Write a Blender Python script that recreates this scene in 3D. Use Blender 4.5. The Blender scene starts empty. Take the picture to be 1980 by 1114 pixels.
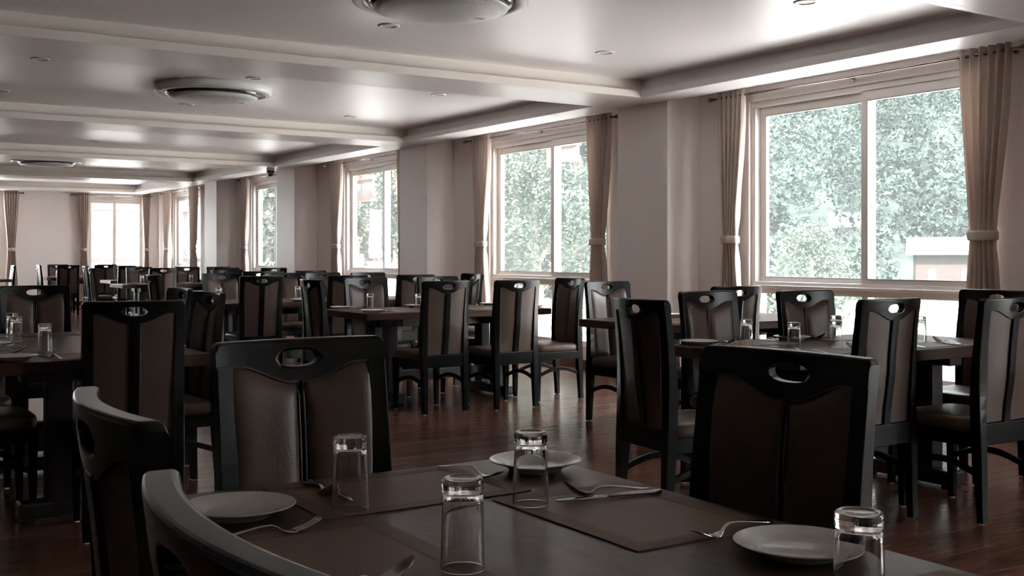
import bpy, bmesh, math, random
from mathutils import Vector, Matrix, noise
random.seed(7)
PI = math.pi
S = bpy.context.scene
COL = S.collection
# ------------------------------------------------------------------ camera, world, sun, exposure
EYE = 1.22
cd = bpy.data.cameras.new('camera'); cam = bpy.data.objects.new('camera', cd); COL.objects.link(cam)
cam.location = (0, 0, EYE); cam.rotation_euler = (PI/2, 0, -math.atan(1375/2140))
cd.sensor_width = 36; cd.lens = 36*2140/1980; cd.shift_y = -(557-494)/1980
cd.clip_start = .02; cd.clip_end = 2000
S.camera = cam
W = bpy.data.worlds.new('overcast_sky'); S.world = W; W.use_nodes = True
W.node_tree.nodes['Background'].inputs[0].default_value = (.93, .97, 1, 1)
W.node_tree.nodes['Background'].inputs[1].default_value = 22.0
sd = bpy.data.lights.new('sun', 'SUN'); sd.energy = 70; sd.angle = math.radians(3); sd.color = (1, .98, .95)
sun = bpy.data.objects.new('sun', sd); COL.objects.link(sun)
sun.rotation_euler = Vector((.62, .25, -.85)).to_track_quat('-Z', 'Y').to_euler()
vs = S.view_settings
vs.view_transform = 'Standard'; vs.look = 'None'; vs.gamma = 1; vs.use_curve_mapping = False; vs.exposure = 0.0
S.cycles.use_denoising = True
S.cycles.max_bounces = 14; S.cycles.diffuse_bounces = 7; S.cycles.glossy_bounces = 6
S.cycles.transmission_bounces = 12; S.cycles.transparent_max_bounces = 16
S.cycles.caustics_refractive = True; S.cycles.caustics_reflective = False
S.cycles.sample_clamp_indirect = 6

# ------------------------------------------------------------------ materials
def mat(name, col, rough=.5, spec=.5, metal=0, coat=0, trans=0, bump=None, var=None, grain=None, ior=1.5, translucent=0, rand=0):
    m = bpy.data.materials.new(name); m.use_nodes = True
    nt = m.node_tree; b = nt.nodes['Principled BSDF']; L = nt.links
    b.inputs['Base Color'].default_value = (*col, 1); b.inputs['Roughness'].default_value = rough
    b.inputs['Specular IOR Level'].default_value = spec; b.inputs['Metallic'].default_value = metal
    b.inputs['Coat Weight'].default_value = coat; b.inputs['Coat Roughness'].default_value = .15
    b.inputs['Transmission Weight'].default_value = trans; b.inputs['IOR'].default_value = ior
    tc = nt.nodes.new('ShaderNodeTexCoord')
    src = None
    if var or grain:
        scale, amt, stretch = (var or grain)
        mp = nt.nodes.new('ShaderNodeMapping'); mp.inputs['Scale'].default_value = stretch
        L.new(tc.outputs['Object'], mp.inputs[0])
        vec = mp.outputs[0]
        if rand:
            oi = nt.nodes.new('ShaderNodeObjectInfo'); ad = nt.nodes.new('ShaderNodeVectorMath'); ad.operation = 'ADD'
            ml = nt.nodes.new('ShaderNodeMath'); ml.operation = 'MULTIPLY'; ml.inputs[1].default_value = 57.3
            L.new(oi.outputs['Random'], ml.inputs[0]); L.new(ml.outputs[0], ad.inputs[1]); L.new(vec, ad.inputs[0]); vec = ad.outputs[0]
        n = nt.nodes.new('ShaderNodeTexNoise'); n.inputs['Scale'].default_value = scale; n.inputs['Detail'].default_value = 6
        if grain: n.inputs['Distortion'].default_value = 1.2
        L.new(vec, n.inputs['Vector'])
        r = nt.nodes.new('ShaderNodeMapRange'); r.inputs[1].default_value = .3; r.inputs[2].default_value = .7
        r.inputs[3].default_value = 1-amt; r.inputs[4].default_value = 1+amt
        L.new(n.outputs['Fac'], r.inputs[0])
        mx = nt.nodes.new('ShaderNodeVectorMath'); mx.operation = 'SCALE'; mx.inputs[0].default_value = col
        fac = r.outputs[0]
        if rand:
            r2 = nt.nodes.new('ShaderNodeMapRange'); r2.inputs[3].default_value = 1-rand; r2.inputs[4].default_value = 1+rand
            L.new(oi.outputs['Random'], r2.inputs[0])
            mm = nt.nodes.new('ShaderNodeMath'); mm.operation = 'MULTIPLY'; L.new(fac, mm.inputs[0]); L.new(r2.outputs[0], mm.inputs[1]); fac = mm.outputs[0]
        L.new(fac, mx.inputs['Scale']); L.new(mx.outputs[0], b.inputs['Base Color'])
        src = n
    if bump:
        scale, st = bump[:2]
        if src and len(bump) > 2: n2 = src
        else:
            n2 = nt.nodes.new('ShaderNodeTexNoise'); n2.inputs['Scale'].default_value = scale; n2.inputs['Detail'].default_value = 4
            L.new(tc.outputs['Object'], n2.inputs['Vector'])
        bp = nt.nodes.new('ShaderNodeBump'); bp.inputs['Strength'].default_value = st; bp.inputs['Distance'].default_value = .01
        L.new(n2.outputs['Fac'], bp.inputs['Height']); L.new(bp.outputs[0], b.inputs['Normal'])
    if translucent:
        t = nt.nodes.new('ShaderNodeBsdfTranslucent'); t.inputs[0].default_value = (*col, 1)
        ms = nt.nodes.new('ShaderNodeMixShader'); ms.inputs[0].default_value = translucent
        out = nt.nodes['Material Output']
        L.new(b.outputs[0], ms.inputs[1]); L.new(t.outputs[0], ms.inputs[2]); L.new(ms.outputs[0], out.inputs[0])
    return m

M = {}
M['wood'] = mat('ebony_lacquered_wood', (.0032, .0031, .003), .26, .17, coat=.0, grain=(9, .35, (1, 1, .12)), bump=(60, .02))
M['leather'] = mat('brown_leatherette', (.058, .037, .028), .38, .22, var=(6, .12, (1, 1, 1)), bump=(140, .08))
M['piping'] = mat('dark_brown_piping', (.03, .02, .016), .4)
M['glide'] = mat('pale_plastic_glide', (.6, .58, .55), .4)
M['table'] = mat('walnut_table_wood', (.046, .026, .020), .30, .08, coat=0, grain=(5, .35, (.25, 3.5, 3.5)), bump=(40, .05))
M['tabledark'] = mat('dark_stained_table_wood', (.010, .006, .005), .32, .5, grain=(6, .3, (3, 3, .3)))
M['mat'] = mat('woven_tan_placemat', (.130, .080, .056), .45, .12)
M['matedge'] = mat('placemat_border_weave', (.110, .068, .048), .48, .12, bump=(900, .3))
M['china'] = mat('white_glazed_china', (.78, .78, .76), .12, .6)
M['steel'] = mat('polished_stainless_steel', (.62, .61, .59), .16, metal=1)
M['chrome'] = mat('brushed_nickel', (.36, .32, .29), .25, metal=1)
M['glass'] = mat('clear_tumbler_glass', (1, 1, 1), 0, .5, trans=1, ior=1.5)
M['wall'] = mat('warm_white_wall_paint', (.87, .82, .80), .45, .4, var=(.7, .03, (1, 1, 1)))
M['ceil'] = mat('satin_white_ceiling_paint', (.84, .82, .818), .33, .5)
M['trim'] = mat('ceiling_cream_trim', (.82, .77, .72), .5, .4)
M['upvc'] = mat('white_window_profile', (.80, .76, .73), .35, .5)
M['gasket'] = mat('grey_window_gasket', (.25, .25, .25), .6)
M['curtain'] = mat('beige_curtain_fabric', (.66, .575, .52), .85, .1, var=(3, .08, (1, 1, .2)), translucent=.33)
M['floor'] = mat('red_brown_floor_board', (.085, .034, .021), .2, .5, grain=(3, .6, (.7, 6, 6)), bump=(14, .30, 1), rand=.3)
M['skirt'] = mat('red_brown_skirting', (.10, .04, .025), .35, grain=(4, .3, (.5, 4, 4)))
M['subfloor'] = mat('dark_subfloor', (.01, .006, .005), .8)
M['acwhite'] = mat('white_ac_plastic', (.74, .74, .72), .35)
M['black'] = mat('black_plastic', (.012, .012, .013), .2)
M['ground'] = mat('pale_concrete_yard', (.71, .69, .68), .9, .2, var=(.4, .12, (1, 1, 1)))
M['hill'] = mat('hill_soil_and_scrub', (.017, .024, .022), .95, .1, var=(.15, .35, (1, 1, 1)))
M['bark'] = mat('grey_bark', (.16, .13, .10), .9, .1)
M['leafbright'] = mat('bright_green_leaf', (.038, .050, .040), .7, .2, var=(1.2, .35, (1, 1, 1)), translucent=.25)
M['leafdark'] = mat('blue_green_needle', (.018, .022, .022), .8, .2, var=(1.0, .35, (1, 1, 1)), translucent=.15)
M['forest'] = mat('hill_forest_leaf', (.022, .0315, .028), .9, .1, var=(.11, .65, (1, 1, 1)), bump=(1.5, .9))
M['render'] = mat('white_house_render', (.085, .083, .082), .8, .2)
M['brown'] = mat('brown_house_timber', (.03, .022, .02), .8, .2)
M['roofgrey'] = mat('grey_sheet_roof', (.024, .022, .022), .6)
M['roofpink'] = mat('faded_red_roof', (.045, .032, .03), .7)
M['roofwhite'] = mat('bleached_tin_roof', (.80, .78, .76), .5)
M['redpaint'] = mat('oxide_red_eave_paint', (.10, .030, .022), .6)
M['winglass'] = mat('far_window_glass', (.03, .035, .04), .5)

def pane_mat():
    m = bpy.data.materials.new('clear_window_pane'); m.use_nodes = True; nt = m.node_tree; nt.nodes.clear()
    o = nt.nodes.new('ShaderNodeOutputMaterial'); t = nt.nodes.new('ShaderNodeBsdfTransparent'); g = nt.nodes.new('ShaderNodeBsdfGlossy')
    t.inputs[0].default_value = (.965, .965, .955, 1); g.inputs['Roughness'].default_value = .02
    f = nt.nodes.new('ShaderNodeFresnel'); ge = nt.nodes.new('ShaderNodeNewGeometry'); mr = nt.nodes.new('ShaderNodeMapRange')
    mr.inputs[3].default_value = 1.3; mr.inputs[4].default_value = 1/1.3      # same reflectance on both faces of the thin pane
    nt.links.new(ge.outputs['Backfacing'], mr.inputs[0]); nt.links.new(mr.outputs[0], f.inputs[0])
    x = nt.nodes.new('ShaderNodeMixShader')
    nt.links.new(f.outputs[0], x.inputs[0]); nt.links.new(t.outputs[0], x.inputs[1]); nt.links.new(g.outputs[0], x.inputs[2]); 
    tl = nt.nodes.new('ShaderNodeBsdfTranslucent'); tl.inputs[0].default_value = (.93, 1, .98, 1)      # added pale veil, imitates glare and haze over the bright view outside
    x2 = nt.nodes.new('ShaderNodeMixShader'); x2.inputs[0].default_value = .014
    nt.links.new(x.outputs[0], x2.inputs[1]); nt.links.new(tl.outputs[0], x2.inputs[2]); nt.links.new(x2.outputs[0], o.inputs[0])
    return m
M['pane'] = pane_mat()
def perf_mat():
    m = mat('perforated_ac_grille', (.74, .74, .72), .4); nt = m.node_tree; b = nt.nodes['Principled BSDF']
    tc = nt.nodes.new('ShaderNodeTexCoord'); sp = nt.nodes.new('ShaderNodeSeparateXYZ'); nt.links.new(tc.outputs['Object'], sp.inputs[0])
    def mth(op, a, bb=None):
        n = nt.nodes.new('ShaderNodeMath'); n.operation = op
        for i, v in ((0, a), (1, bb)):
            if v is None: continue
            if isinstance(v, (int, float)): n.inputs[i].default_value = v
            else: nt.links.new(v, n.inputs[i])
        return n.outputs[0]
    P = 2*PI/.024
    sx = mth('SINE', mth('MULTIPLY', sp.outputs[0], P)); sy = mth('SINE', mth('MULTIPLY', sp.outputs[1], P))
    hole = mth('GREATER_THAN', mth('MULTIPLY', sx, sy), .12)
    r2 = mth('ADD', mth('MULTIPLY', sp.outputs[0], sp.outputs[0]), mth('MULTIPLY', sp.outputs[1], sp.outputs[1]))
    inside = mth('LESS_THAN', r2, .345**2)
    k = mth('MULTIPLY', hole, inside)
    mx = nt.nodes.new('ShaderNodeMix'); mx.data_type = 'RGBA'; mx.inputs[6].default_value = (.74, .74, .72, 1); mx.inputs[7].default_value = (.10, .10, .10, 1)
    nt.links.new(k, mx.inputs[0]); nt.links.new(mx.outputs[2], b.inputs['Base Color'])
    return m
M['perf'] = perf_mat()

# ------------------------------------------------------------------ mesh helpers
def tag(o, label=None, cat=None, group=None, kind=None):
    if label: o['label'] = label
    if cat: o['category'] = cat
    if group: o['group'] = group
    if kind: o['kind'] = kind
    return o
def link(name, me, m=None, parent=None, loc=None, smooth=False):
    if m is not None and not me.materials: me.materials.append(M[m] if isinstance(m, str) else m)
    if smooth:
        for p in me.polygons: p.use_smooth = True
    o = bpy.data.objects.new(name, me); COL.objects.link(o)
    if parent: o.parent = parent
    if loc: o.location = loc
    return o
def empty(name, loc=(0, 0, 0), rz=0):
    o = bpy.data.objects.new(name, None); COL.objects.link(o); o.location = loc; o.rotation_euler = (0, 0, rz); o.empty_display_size = .1
    return o
def copy_tree(o, parent=None, first=True):
    c = o.copy(); COL.objects.link(c); c.parent = parent
    for ch in o.children: copy_tree(ch, c, False)
    return c
class MB:
    def __init__(s): s.v = []; s.f = []
    def add(s, v, f):
        b = len(s.v); s.v += [tuple(p) for p in v]; s.f += [tuple(b+i for i in q) for q in f]; return s
    def box(s, x0, x1, y0, y1, z0, z1):
        v = [(x0,y0,z0),(x1,y0,z0),(x1,y1,z0),(x0,y1,z0),(x0,y0,z1),(x1,y0,z1),(x1,y1,z1),(x0,y1,z1)]
        return s.add(v, [(0,3,2,1),(4,5,6,7),(0,1,5,4),(1,2,6,5),(2,3,7,6),(3,0,4,7)])
    def loft(s, rings, caps=True):
        n = len(rings[0]); v = [p for r in rings for p in r]; f = []
        for i in range(len(rings)-1):
            for j in range(n):
                k = (j+1) % n; f.append((i*n+j, i*n+k, (i+1)*n+k, (i+1)*n+j))
        if caps: f.append(tuple(range(n-1, -1, -1))); f.append(tuple((len(rings)-1)*n+j for j in range(n)))
        return s.add(v, f)
    def lathe(s, prof, n=24, c=(0, 0, 0)):
        rings = []; v = []; f = []; idx = []
        for r, z in prof:
            if r < 1e-6: idx.append([len(v)]); v.append((c[0], c[1], c[2]+z))
            else:
                idx.append(list(range(len(v), len(v)+n)))
                v += [(c[0]+r*math.cos(2*PI*k/n), c[1]+r*math.sin(2*PI*k/n), c[2]+z) for k in range(n)]
        for a, b in zip(idx, idx[1:]):
            if len(a) == 1 and len(b) == 1: continue
            for k in range(n):
                k2 = (k+1) % n
                if len(a) == 1: f.append((a[0], b[k2], b[k]))
                elif len(b) == 1: f.append((a[k], a[k2], b[0]))
                else: f.append((a[k], a[k2], b[k2], b[k]))
        return s.add(v, f)
    def tube(s, pts, r, n=6, closed=False):
        pts = [Vector(p) for p in pts]; rings = []
        for i, p in enumerate(pts):
            if closed: d = pts[(i+1) % len(pts)]-pts[i-1]
            else: d = pts[min(i+1, len(pts)-1)]-pts[max(i-1, 0)]
            d.normalize(); u = d.orthogonal() if abs(d.z) > .95 else d.cross(Vector((0, 0, 1))); u.normalize(); w = d.cross(u)
            rr = r[i] if isinstance(r, (list, tuple)) else r
            rings.append([p+(u*math.cos(2*PI*k/n)+w*math.sin(2*PI*k/n))*rr for k in range(n)])
        if closed: rings.append(rings[0])
        return s.loft(rings, not closed)
    def mesh(s, name, bevel=0, segs=2, ang=35, weld=False):
        me = bpy.data.meshes.new(name); me.from_pydata(s.v, [], s.f); me.update()
        bm = bmesh.new(); bm.from_mesh(me)
        if weld: bmesh.ops.remove_doubles(bm, verts=bm.verts, dist=1e-5)
        bmesh.ops.recalc_face_normals(bm, faces=bm.faces)
        if bevel:
            es = [e for e in bm.edges if len(e.link_faces) == 2 and e.calc_face_angle(0) > math.radians(ang)]
            bmesh.ops.bevel(bm, geom=es, offset=bevel, segments=segs, profile=.5, affect='EDGES', clamp_overlap=True)
        bm.to_mesh(me); bm.free(); return me
    def obj(s, name, m, parent=None, bevel=0, segs=2, smooth=False, loc=None, weld=False):
        return link(name, s.mesh(name, bevel, segs, weld=weld), m, parent, loc, smooth)
def sheet(P, faces, t0, t1, mapping):
    """planar cells given in (s,z), mapped onto a curved sheet and given thickness t0..t1 along local y"""
    mb = MB(); n = len(P)
    A = [mapping(s, z, t0) for s, z in P]; B = [mapping(s, z, t1) for s, z in P]
    f = [tuple(q) for q in faces]; g = [tuple(n+i for i in reversed(q)) for q in faces]
    cnt = {}
    for q in faces:
        for a, b in zip(q, q[1:]+q[:1]): cnt[(a, b)] = 1
    w = [(b, a, n+a, n+b) for (a, b) in cnt if (b, a) not in cnt]
    mb.add(A+B, f+g+w); return mb
def smoothstep(a, b, x):
    t = max(0, min(1, (x-a)/(b-a))); return t*t*(3-2*t)

# ------------------------------------------------------------------ room shell
XW, XP, ZS, ZR, ZC = 7.12, 6.73, 2.65, 2.71, 2.82      # window wall, pillar face, soffit, recess, cove ceiling
XL, YN, YB = -9.0, -3.2, 26.6
def struct(name, mb, m, parent=None, bevel=0):
    o = mb.obj(name, m, parent, bevel)
    if not parent: o['kind'] = 'structure'
    return o
# floor: boards along X
floor = struct('floor', MB().box(XL-.2, XW+.2, YN-.2, YB+.2, -.12, -.014), 'subfloor')
BW = .118
plank_meshes = []
for k in range(4):
    L0 = (1.25, 1.05, 1.4, .9)[k]
    mb = MB().box(.0004, L0-.0004, .0005, BW-.0005, -.014, 0)
    me = mb.mesh('plank', bevel=.0007, segs=1); me.materials.append(M['floor']); plank_meshes.append((L0, me))
def camproj(x, y):
    yaw = math.atan(1375/2140); sx, cx = math.sin(yaw), math.cos(yaw)
    d = x*sx+y*cx; return d, (990+2140*(x*cx-y*sx)/d if d > .3 else None)
spots = []
y = YN; row = 0
while y < YB:
    x = XL - random.random()*1.2
    while x < XW:
        k = random.randrange(4); spots.append((x, y, k)); x += plank_meshes[k][0]
    y += BW; row += 1
def in_view(x, y, k):
    d, u = camproj(x+.5, y)
    if u is None or not (-50 < u < 2030): return 99
    v = 494+2140*EYE/d
    if 700 < u < 1320 and 690 < v < 930: return d-20
    if u > 1650 and 800 < v < 1114: return d-20
    return d
spots.sort(key=lambda s: in_view(*s))
rest = MB()
for i, (x, y, k) in enumerate(spots):
    L0, me = plank_meshes[k]
    if i < 300:
        o = bpy.data.objects.new('plank', me); COL.objects.link(o); o.parent = floor; o.location = (x, y, 0); o.rotation_euler.x = random.uniform(-.006, .006)
    else:
        rest.box(x+.0004, x+L0-.0004, y+.0005, y+BW-.0005, -.014, 0); dz = random.uniform(-.0005, .0005)
        for q in (-4, -3): rest.v[q] = (rest.v[q][0], rest.v[q][1], dz)
tag(rest.obj('plank_field', 'floor', floor), kind='stuff')

# ceiling: flat slab, beams and stepped cove lips
BEAMS = [(-1.25, -.55), (3.33, 4.02), (7.80, 8.51), (12.48, 13.16), (17.05, 17.85), (21.4, 22.15), (25.85, YB)]
CX0, CX1 = .1, 6.40
ceiling = struct('ceiling', MB().box(XL-.2, XW+.35, YN-.2, YB+.35, ZC, ZC+.3), 'ceil')
mb = MB().box(CX1+.065, XP+.03, YN, YB, ZS, ZC); mb.obj('soffit', 'ceil', ceiling)
MB().box(XP+.03, XW, YN, YB, ZR, ZC).obj('recess_soffit', 'ceil', ceiling)
MB().box(-.6, CX0-.065, YN, YB, ZS, ZC).obj('soffit', 'ceil', ceiling)
LIP = .065
for (a, b) in BEAMS:
    MB().box(CX0-LIP, CX1+LIP, a+LIP+.012, b-(LIP+.012 if b < YB else 0), ZS, ZC).obj('beam', 'ceil', ceiling)
for (a, b), (c, d) in zip(BEAMS, BEAMS[1:]):      # each coffer: recessed fascia above a projecting lip on its four sides
    y0, y1 = b, c; z0, z1 = ZS, ZS+.064
    MB().box(CX0-LIP, CX1+LIP, y1+LIP, y1+LIP+.012, ZS, ZC).obj('fascia', 'trim', ceiling)
    MB().box(CX0-LIP, CX1+LIP, y0-LIP-.012, y0-LIP, ZS, ZC).obj('fascia', 'trim', ceiling)
    for m_, bx_ in (('trim', (CX0-LIP, CX1+LIP, y1, y1+.014)), ('trim', (CX0-LIP, CX1+LIP, y0-.014, y0)), ('ceil', (CX1, CX1+.014, y0, y1)), ('ceil', (CX0-.014, CX0, y0, y1))):
        MB().box(*bx_, z0, z1).obj('cove_lip', m_, ceiling, .002)
    for bx_ in ((CX0-LIP, CX1+LIP, y1+.014, y1+LIP), (CX0-LIP, CX1+LIP, y0-LIP, y0-.014), (CX1+.014, CX1+LIP, y0, y1), (CX0-LIP, CX0-.014, y0, y1)):
        MB().box(*bx_, z0, z0+.012).obj('cove_floor', 'ceil', ceiling)

# window wall with openings
WZ0, WZ1 = .24, 2.585
WINS = [(-1.3, .9), (4.72, 7.17), (9.18, 11.60), (13.55, 15.92), (18.2, 20.15), (23.3, 25.35)]
mb = MB(); ya = YN
for (a, b) in WINS:
    mb.box(XW, XW+.22, ya, a, -.1, ZC); mb.box(XW, XW+.22, a, b, -.1, WZ0); mb.box(XW, XW+.22, a, b, WZ1, ZC); ya = b
mb.box(XW, XW+.22, ya, YB+.22, -.1, ZC)
wall_right = struct('wall_right', mb, 'wall')
# end wall with two windows
BWX = [(1.35, 3.72), (5.5, 6.83)]
mb = MB(); xa = XL-.2
for (a, b) in BWX:
    mb.box(xa, a, YB, YB+.22, -.1, ZC); mb.box(a, b, YB, YB+.22, -.1, .55); mb.box(a, b, YB, YB+.22, 2.56, ZC); xa = b
mb.box(xa, XW, YB, YB+.22, -.1, ZC)
struct('wall_back', mb, 'wall')
struct('wall_left', MB().box(XL-.22, XL, YN-.2, YB, -.1, ZC), 'wall')
struct('wall_front', MB().box(XL, XW+.22, YN-.22, YN, -.1, ZC), 'wall')
for i, (a, b) in enumerate([(3.15, 3.9), (7.82, 8.56), (12.48, 13.25), (17.0, 17.8), (21.0, 21.75)]):
    p = struct('pillar', MB().box(XP, XW, a, b, 0, ZR), 'wall', bevel=.004)
    s = MB().box(XP-.012, XP, a-.012, b+.012, 0, .09).box(XP, XW, a-.012, a, 0, .09).box(XP, XW, b, b+.012, 0, .09).obj('skirting', 'skirt', p)
mb = MB(); ya = YN
for (a, b) in [(3.15, 3.9), (7.82, 8.56), (12.48, 13.25), (17.0, 17.8), (21.0, 21.75), (YB, YB)]:
    mb.box(XW-.014, XW, ya, a-.012, 0, .09); ya = b+.012
struct('baseboard_right', mb, 'skirt')
struct('baseboard_back', MB().box(XL, XW-.014, YB-.014, YB, 0, .09), 'skirt')

def window(n, lab, a, b, z0, z1, axis, plane, trans, mull, low=True):
    """sliding window: outer frame, two sashes on two tracks, transom and fixed lower lights"""
    root = empty('window_%d' % n); root['kind'] = 'structure'; root['label'] = lab
    def bx(p0, p1, q0, q1, r0, r1):      # p along wall, q depth outward, r height
        return (plane+q0, plane+q1, p0, p1, r0, r1) if axis == 'Y' else (p0, p1, plane+q0, plane+q1, r0, r1)
    f = MB(); fw = .05
    for args in [(a, b, .03, .15, z1-fw, z1), (a, b, .03, .15, z0, z0+fw), (a, a+fw, .03, .15, z0+fw, z1-fw), (b-fw, b, .03, .15, z0+fw, z1-fw)]: f.box(*bx(*args))
    f.obj('frame', 'upvc', root, .004)
    if low:
        t = MB().box(*bx(a+fw, b-fw, .03, .15, trans[0], trans[1])).box(*bx(a+fw, b-fw, .0, .03, trans[0]+.05, trans[0]+.075)).obj('transom', 'upvc', root, .004)
        MB().box(*bx(mull-.03, mull+.03, .05, .13, z0+fw, trans[0])).obj('mullion', 'upvc', root, .003)
        for (p, q) in ((a+fw, mull-.03), (mull+.03, b-fw)):
            MB().box(*bx(p, q, .09, .096, z0+fw, trans[0])).obj('pane', 'pane', root)
        s0 = trans[1]
    else: s0 = z0+fw
    s1 = z1-fw; sw = .062
    for (p, q, d) in ((a+fw, mull+.035, .045), (mull-.035, b-fw, .095)):
        sm = MB()
        for args in [(p, q, d, d+.045, s1-.075, s1), (p, q, d, d+.045, s0, s0+sw*.6), (p, p+sw, d, d+.045, s0+sw*.6, s1-.075), (q-sw, q, d, d+.045, s0+sw*.6, s1-.075)]: sm.box(*bx(*args))
        so = sm.obj('sash', 'upvc', root, .003)
        g = MB(); e = .006
        for args in [(p+sw, q-sw, d-.002, d+.03, s1-.081, s1-.075), (p+sw, q-sw, d-.002, d+.03, s0+sw*.6, s0+sw*.6+e), (p+sw, p+sw+e, d-.002, d+.03, s0+sw*.6, s1-.08), (q-sw-e, q-sw, d-.002, d+.03, s0+sw*.6, s1-.08)]: g.box(*bx(*args))
        g.obj('gasket', 'gasket', so)
        MB().box(*bx(p+sw, q-sw, d+.02, d+.026, s0+sw*.6, s1-.075)).obj('pane', 'pane', so)
    return root
wlab = ['window nearest the camera outside the picture on the right', 'large white sliding window framing the wooded hillside, nearest on the right',
        'second white sliding window from the right, trees close behind', 'third sliding window from the right, between two pillars',
        'narrow bright window below the dome camera', 'last bright window of the window wall near the far corner']
mulls = [-.2, 5.93, 10.30, 14.62, 19.0, 24.25]
for i, (a, b) in enumerate(WINS):
    window(i+1, wlab[i], a, b, WZ0, WZ1, 'Y', XW, (.885, .99), mulls[i])
window(7, 'blown-out window in the far end wall at the far left', BWX[0][0], BWX[0][1], .55, 2.56, 'X', YB, (.8, .9), 2.5, False)
window(8, 'blown-out two-pane window in the far end wall beside the corner', BWX[1][0], BWX[1][1], .55, 2.56, 'X', YB, (.8, .9), 6.13, False)

# ------------------------------------------------------------------ outside
gm = MB().box(XW+.3, 27, -60, 120, -.6, -.45).box(XL-30, XW+.3, YB+.4, 120, -.6, -.45)
tag(gm.obj('ground', 'ground'), 'pale concrete yard outside the windows', 'ground', kind='structure')
def hz(x, y):
    d = .76*x+.65*y
    e = max(0, d-33)
    z = -2.2 + .115*e + .0009*e*e
    return z + 3.0*noise.noise(Vector((x*.02, y*.02, 1.3))) * smoothstep(45, 110, d)
mb = MB(); nx, ny = 60, 60; v = []; f = []
for i in range(nx):
    for j in range(ny):
        x = 22+i*6; yy = -120+j*8; v.append((x, yy, hz(x, yy)))
for i in range(nx-1):
    for j in range(ny-1): f.append((i*ny+j, (i+1)*ny+j, (i+1)*ny+j+1, i*ny+j+1))
tag(mb.add(v, f).obj('hillside', 'hill', smooth=True), 'steep hillside behind the windows', 'hill', kind='structure')
HOUSES = []
for u, v, d in ((1632, 438, 62), (1830, 488, 46), (1770, 392, 95)):
    a_ = math.atan(1375/2140)+math.atan((u-990)/2140); rr_ = d/math.cos(math.atan((u-990)/2140)); HOUSES.append((rr_*math.sin(a_), rr_*math.cos(a_), 4.2))
    for back in (3, 6, 10): HOUSES.append(((rr_-back)*math.sin(a_), (rr_-back)*math.cos(a_), 2.6))
import numpy as np
def quads_mesh(name, P, A, B):
    '''diamond leaves: centre P, half axes A and B (n,3 arrays)'''
    V = np.stack([P-A, P+B, P+A, P-B], 1).reshape(-1, 3); n = len(P)
    return V, (np.arange(n*4).reshape(n, 4))
def leaf_axes(rg, n, w, asp=.55):
    a = rg.normal(size=(n, 3)); a /= np.linalg.norm(a, axis=1)[:, None]; b = np.cross(a, rg.normal(size=(n, 3))); b /= np.linalg.norm(b, axis=1)[:, None]
    return a*w[:, None], b*w[:, None]*asp
def mesh_from_arrays(name, V, F):
    me = bpy.data.meshes.new(name); n = len(F); k = F.shape[1]
    me.vertices.add(len(V)); me.vertices.foreach_set('co', V.astype(np.float32).ravel())
    me.loops.add(n*k); me.loops.foreach_set('vertex_index', F.astype(np.int32).ravel())
    me.polygons.add(n); me.polygons.foreach_set('loop_start', np.arange(0, n*k, k, dtype=np.int32))
    me.update(); me.validate(); return me
rg = np.random.default_rng(4); TV = []; n = 0
PV, PF = [], []; off = 0
for n in range(2300):
    hd = math.radians(rg.uniform(15, 64)); r = 40+190*rg.random()**1.25
    x, yy = r*math.sin(hd), r*math.cos(hd)
    if x < 24: continue
    s = rg.uniform(.8, 2.1)*(.55+r/200); sz = s*rg.uniform(.85, 1.6); zc_ = hz(x, yy)+sz*.6
    if any(abs(x-hx) < hr and abs(yy-hy) < hr for hx, hy, hr in HOUSES): continue
    m = 420
    # foliage sits in a handful of lumps so that crowns break up
    L = rg.normal(size=(9, 3)); L /= np.linalg.norm(L, axis=1)[:, None]; L[:, 2] = np.abs(L[:, 2])*.9+.05*rg.normal(size=9)
    c = L[rg.integers(0, 9, m)]*.62; d = rg.normal(size=(m, 3)); d /= np.linalg.norm(d, axis=1)[:, None]
    p = (c+d*.46*rg.uniform(.7, 1, (m, 1)))*np.array([s, s, sz])+np.array([x, yy, zc_])
    A, B = leaf_axes(rg, m, s*rg.uniform(.05, .13, m)); V, F = quads_mesh('x', p, A, B)
    PV.append(V); PF.append(F+off); off += len(V)
fme = mesh_from_arrays('hillside_forest', np.concatenate(PV), np.concatenate(PF))
tag(link('hillside_forest', fme, 'forest'), 'dense pale green forest covering the hillside', 'forest', kind='stuff')

def house(name, lab, u, v, d, w, dep, h, roofh, wm, rm, base=-8):
    yaw = math.atan(1375/2140); a = (u-990)/2140
    F = Vector((math.sin(yaw), math.cos(yaw), 0)); R = Vector((math.cos(yaw), -math.sin(yaw), 0))
    p = (F+R*a)*d; ze = EYE+(494-v)/2140*d
    root = empty(name, (p.x, p.y, 0), -yaw-a*.8); tag(root, lab, 'house', 'hillside houses')
    MB().box(-w/2, w/2, -dep/2, dep/2, base, ze).obj('wall', wm, root)
    o = .12*w
    mbr = MB(); vv = []
    for x in (-w/2-o, w/2+o): vv += [(x, -dep/2-o, ze-.1), (x, dep/2+o, ze-.1), (x, dep/2+o, ze+.1), (x, 0, ze+roofh), (x, -dep/2-o, ze+.1)]
    mbr.loft([vv[:5], vv[5:]]).obj('roof', rm, root)
    for k in (-1, 1):
        wn = MB().box(k*w*.25-.06*w, k*w*.25+.06*w, -dep/2-.03, -dep/2+.05, ze-.72*h, ze-.38*h).obj('window', 'winglass', root)
    return root
house('hillside_house', 'grey-roofed brown house among the trees at the window mullion', 1634, 438, 62, 1.5, 2.6, 1.8, .75, 'brown', 'roofgrey')
house('hillside_house', 'white-roofed house low on the slope in the right pane', 1830, 488, 46, 2.5, 3, 1.8, .62, 'brown', 'roofwhite')
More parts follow.
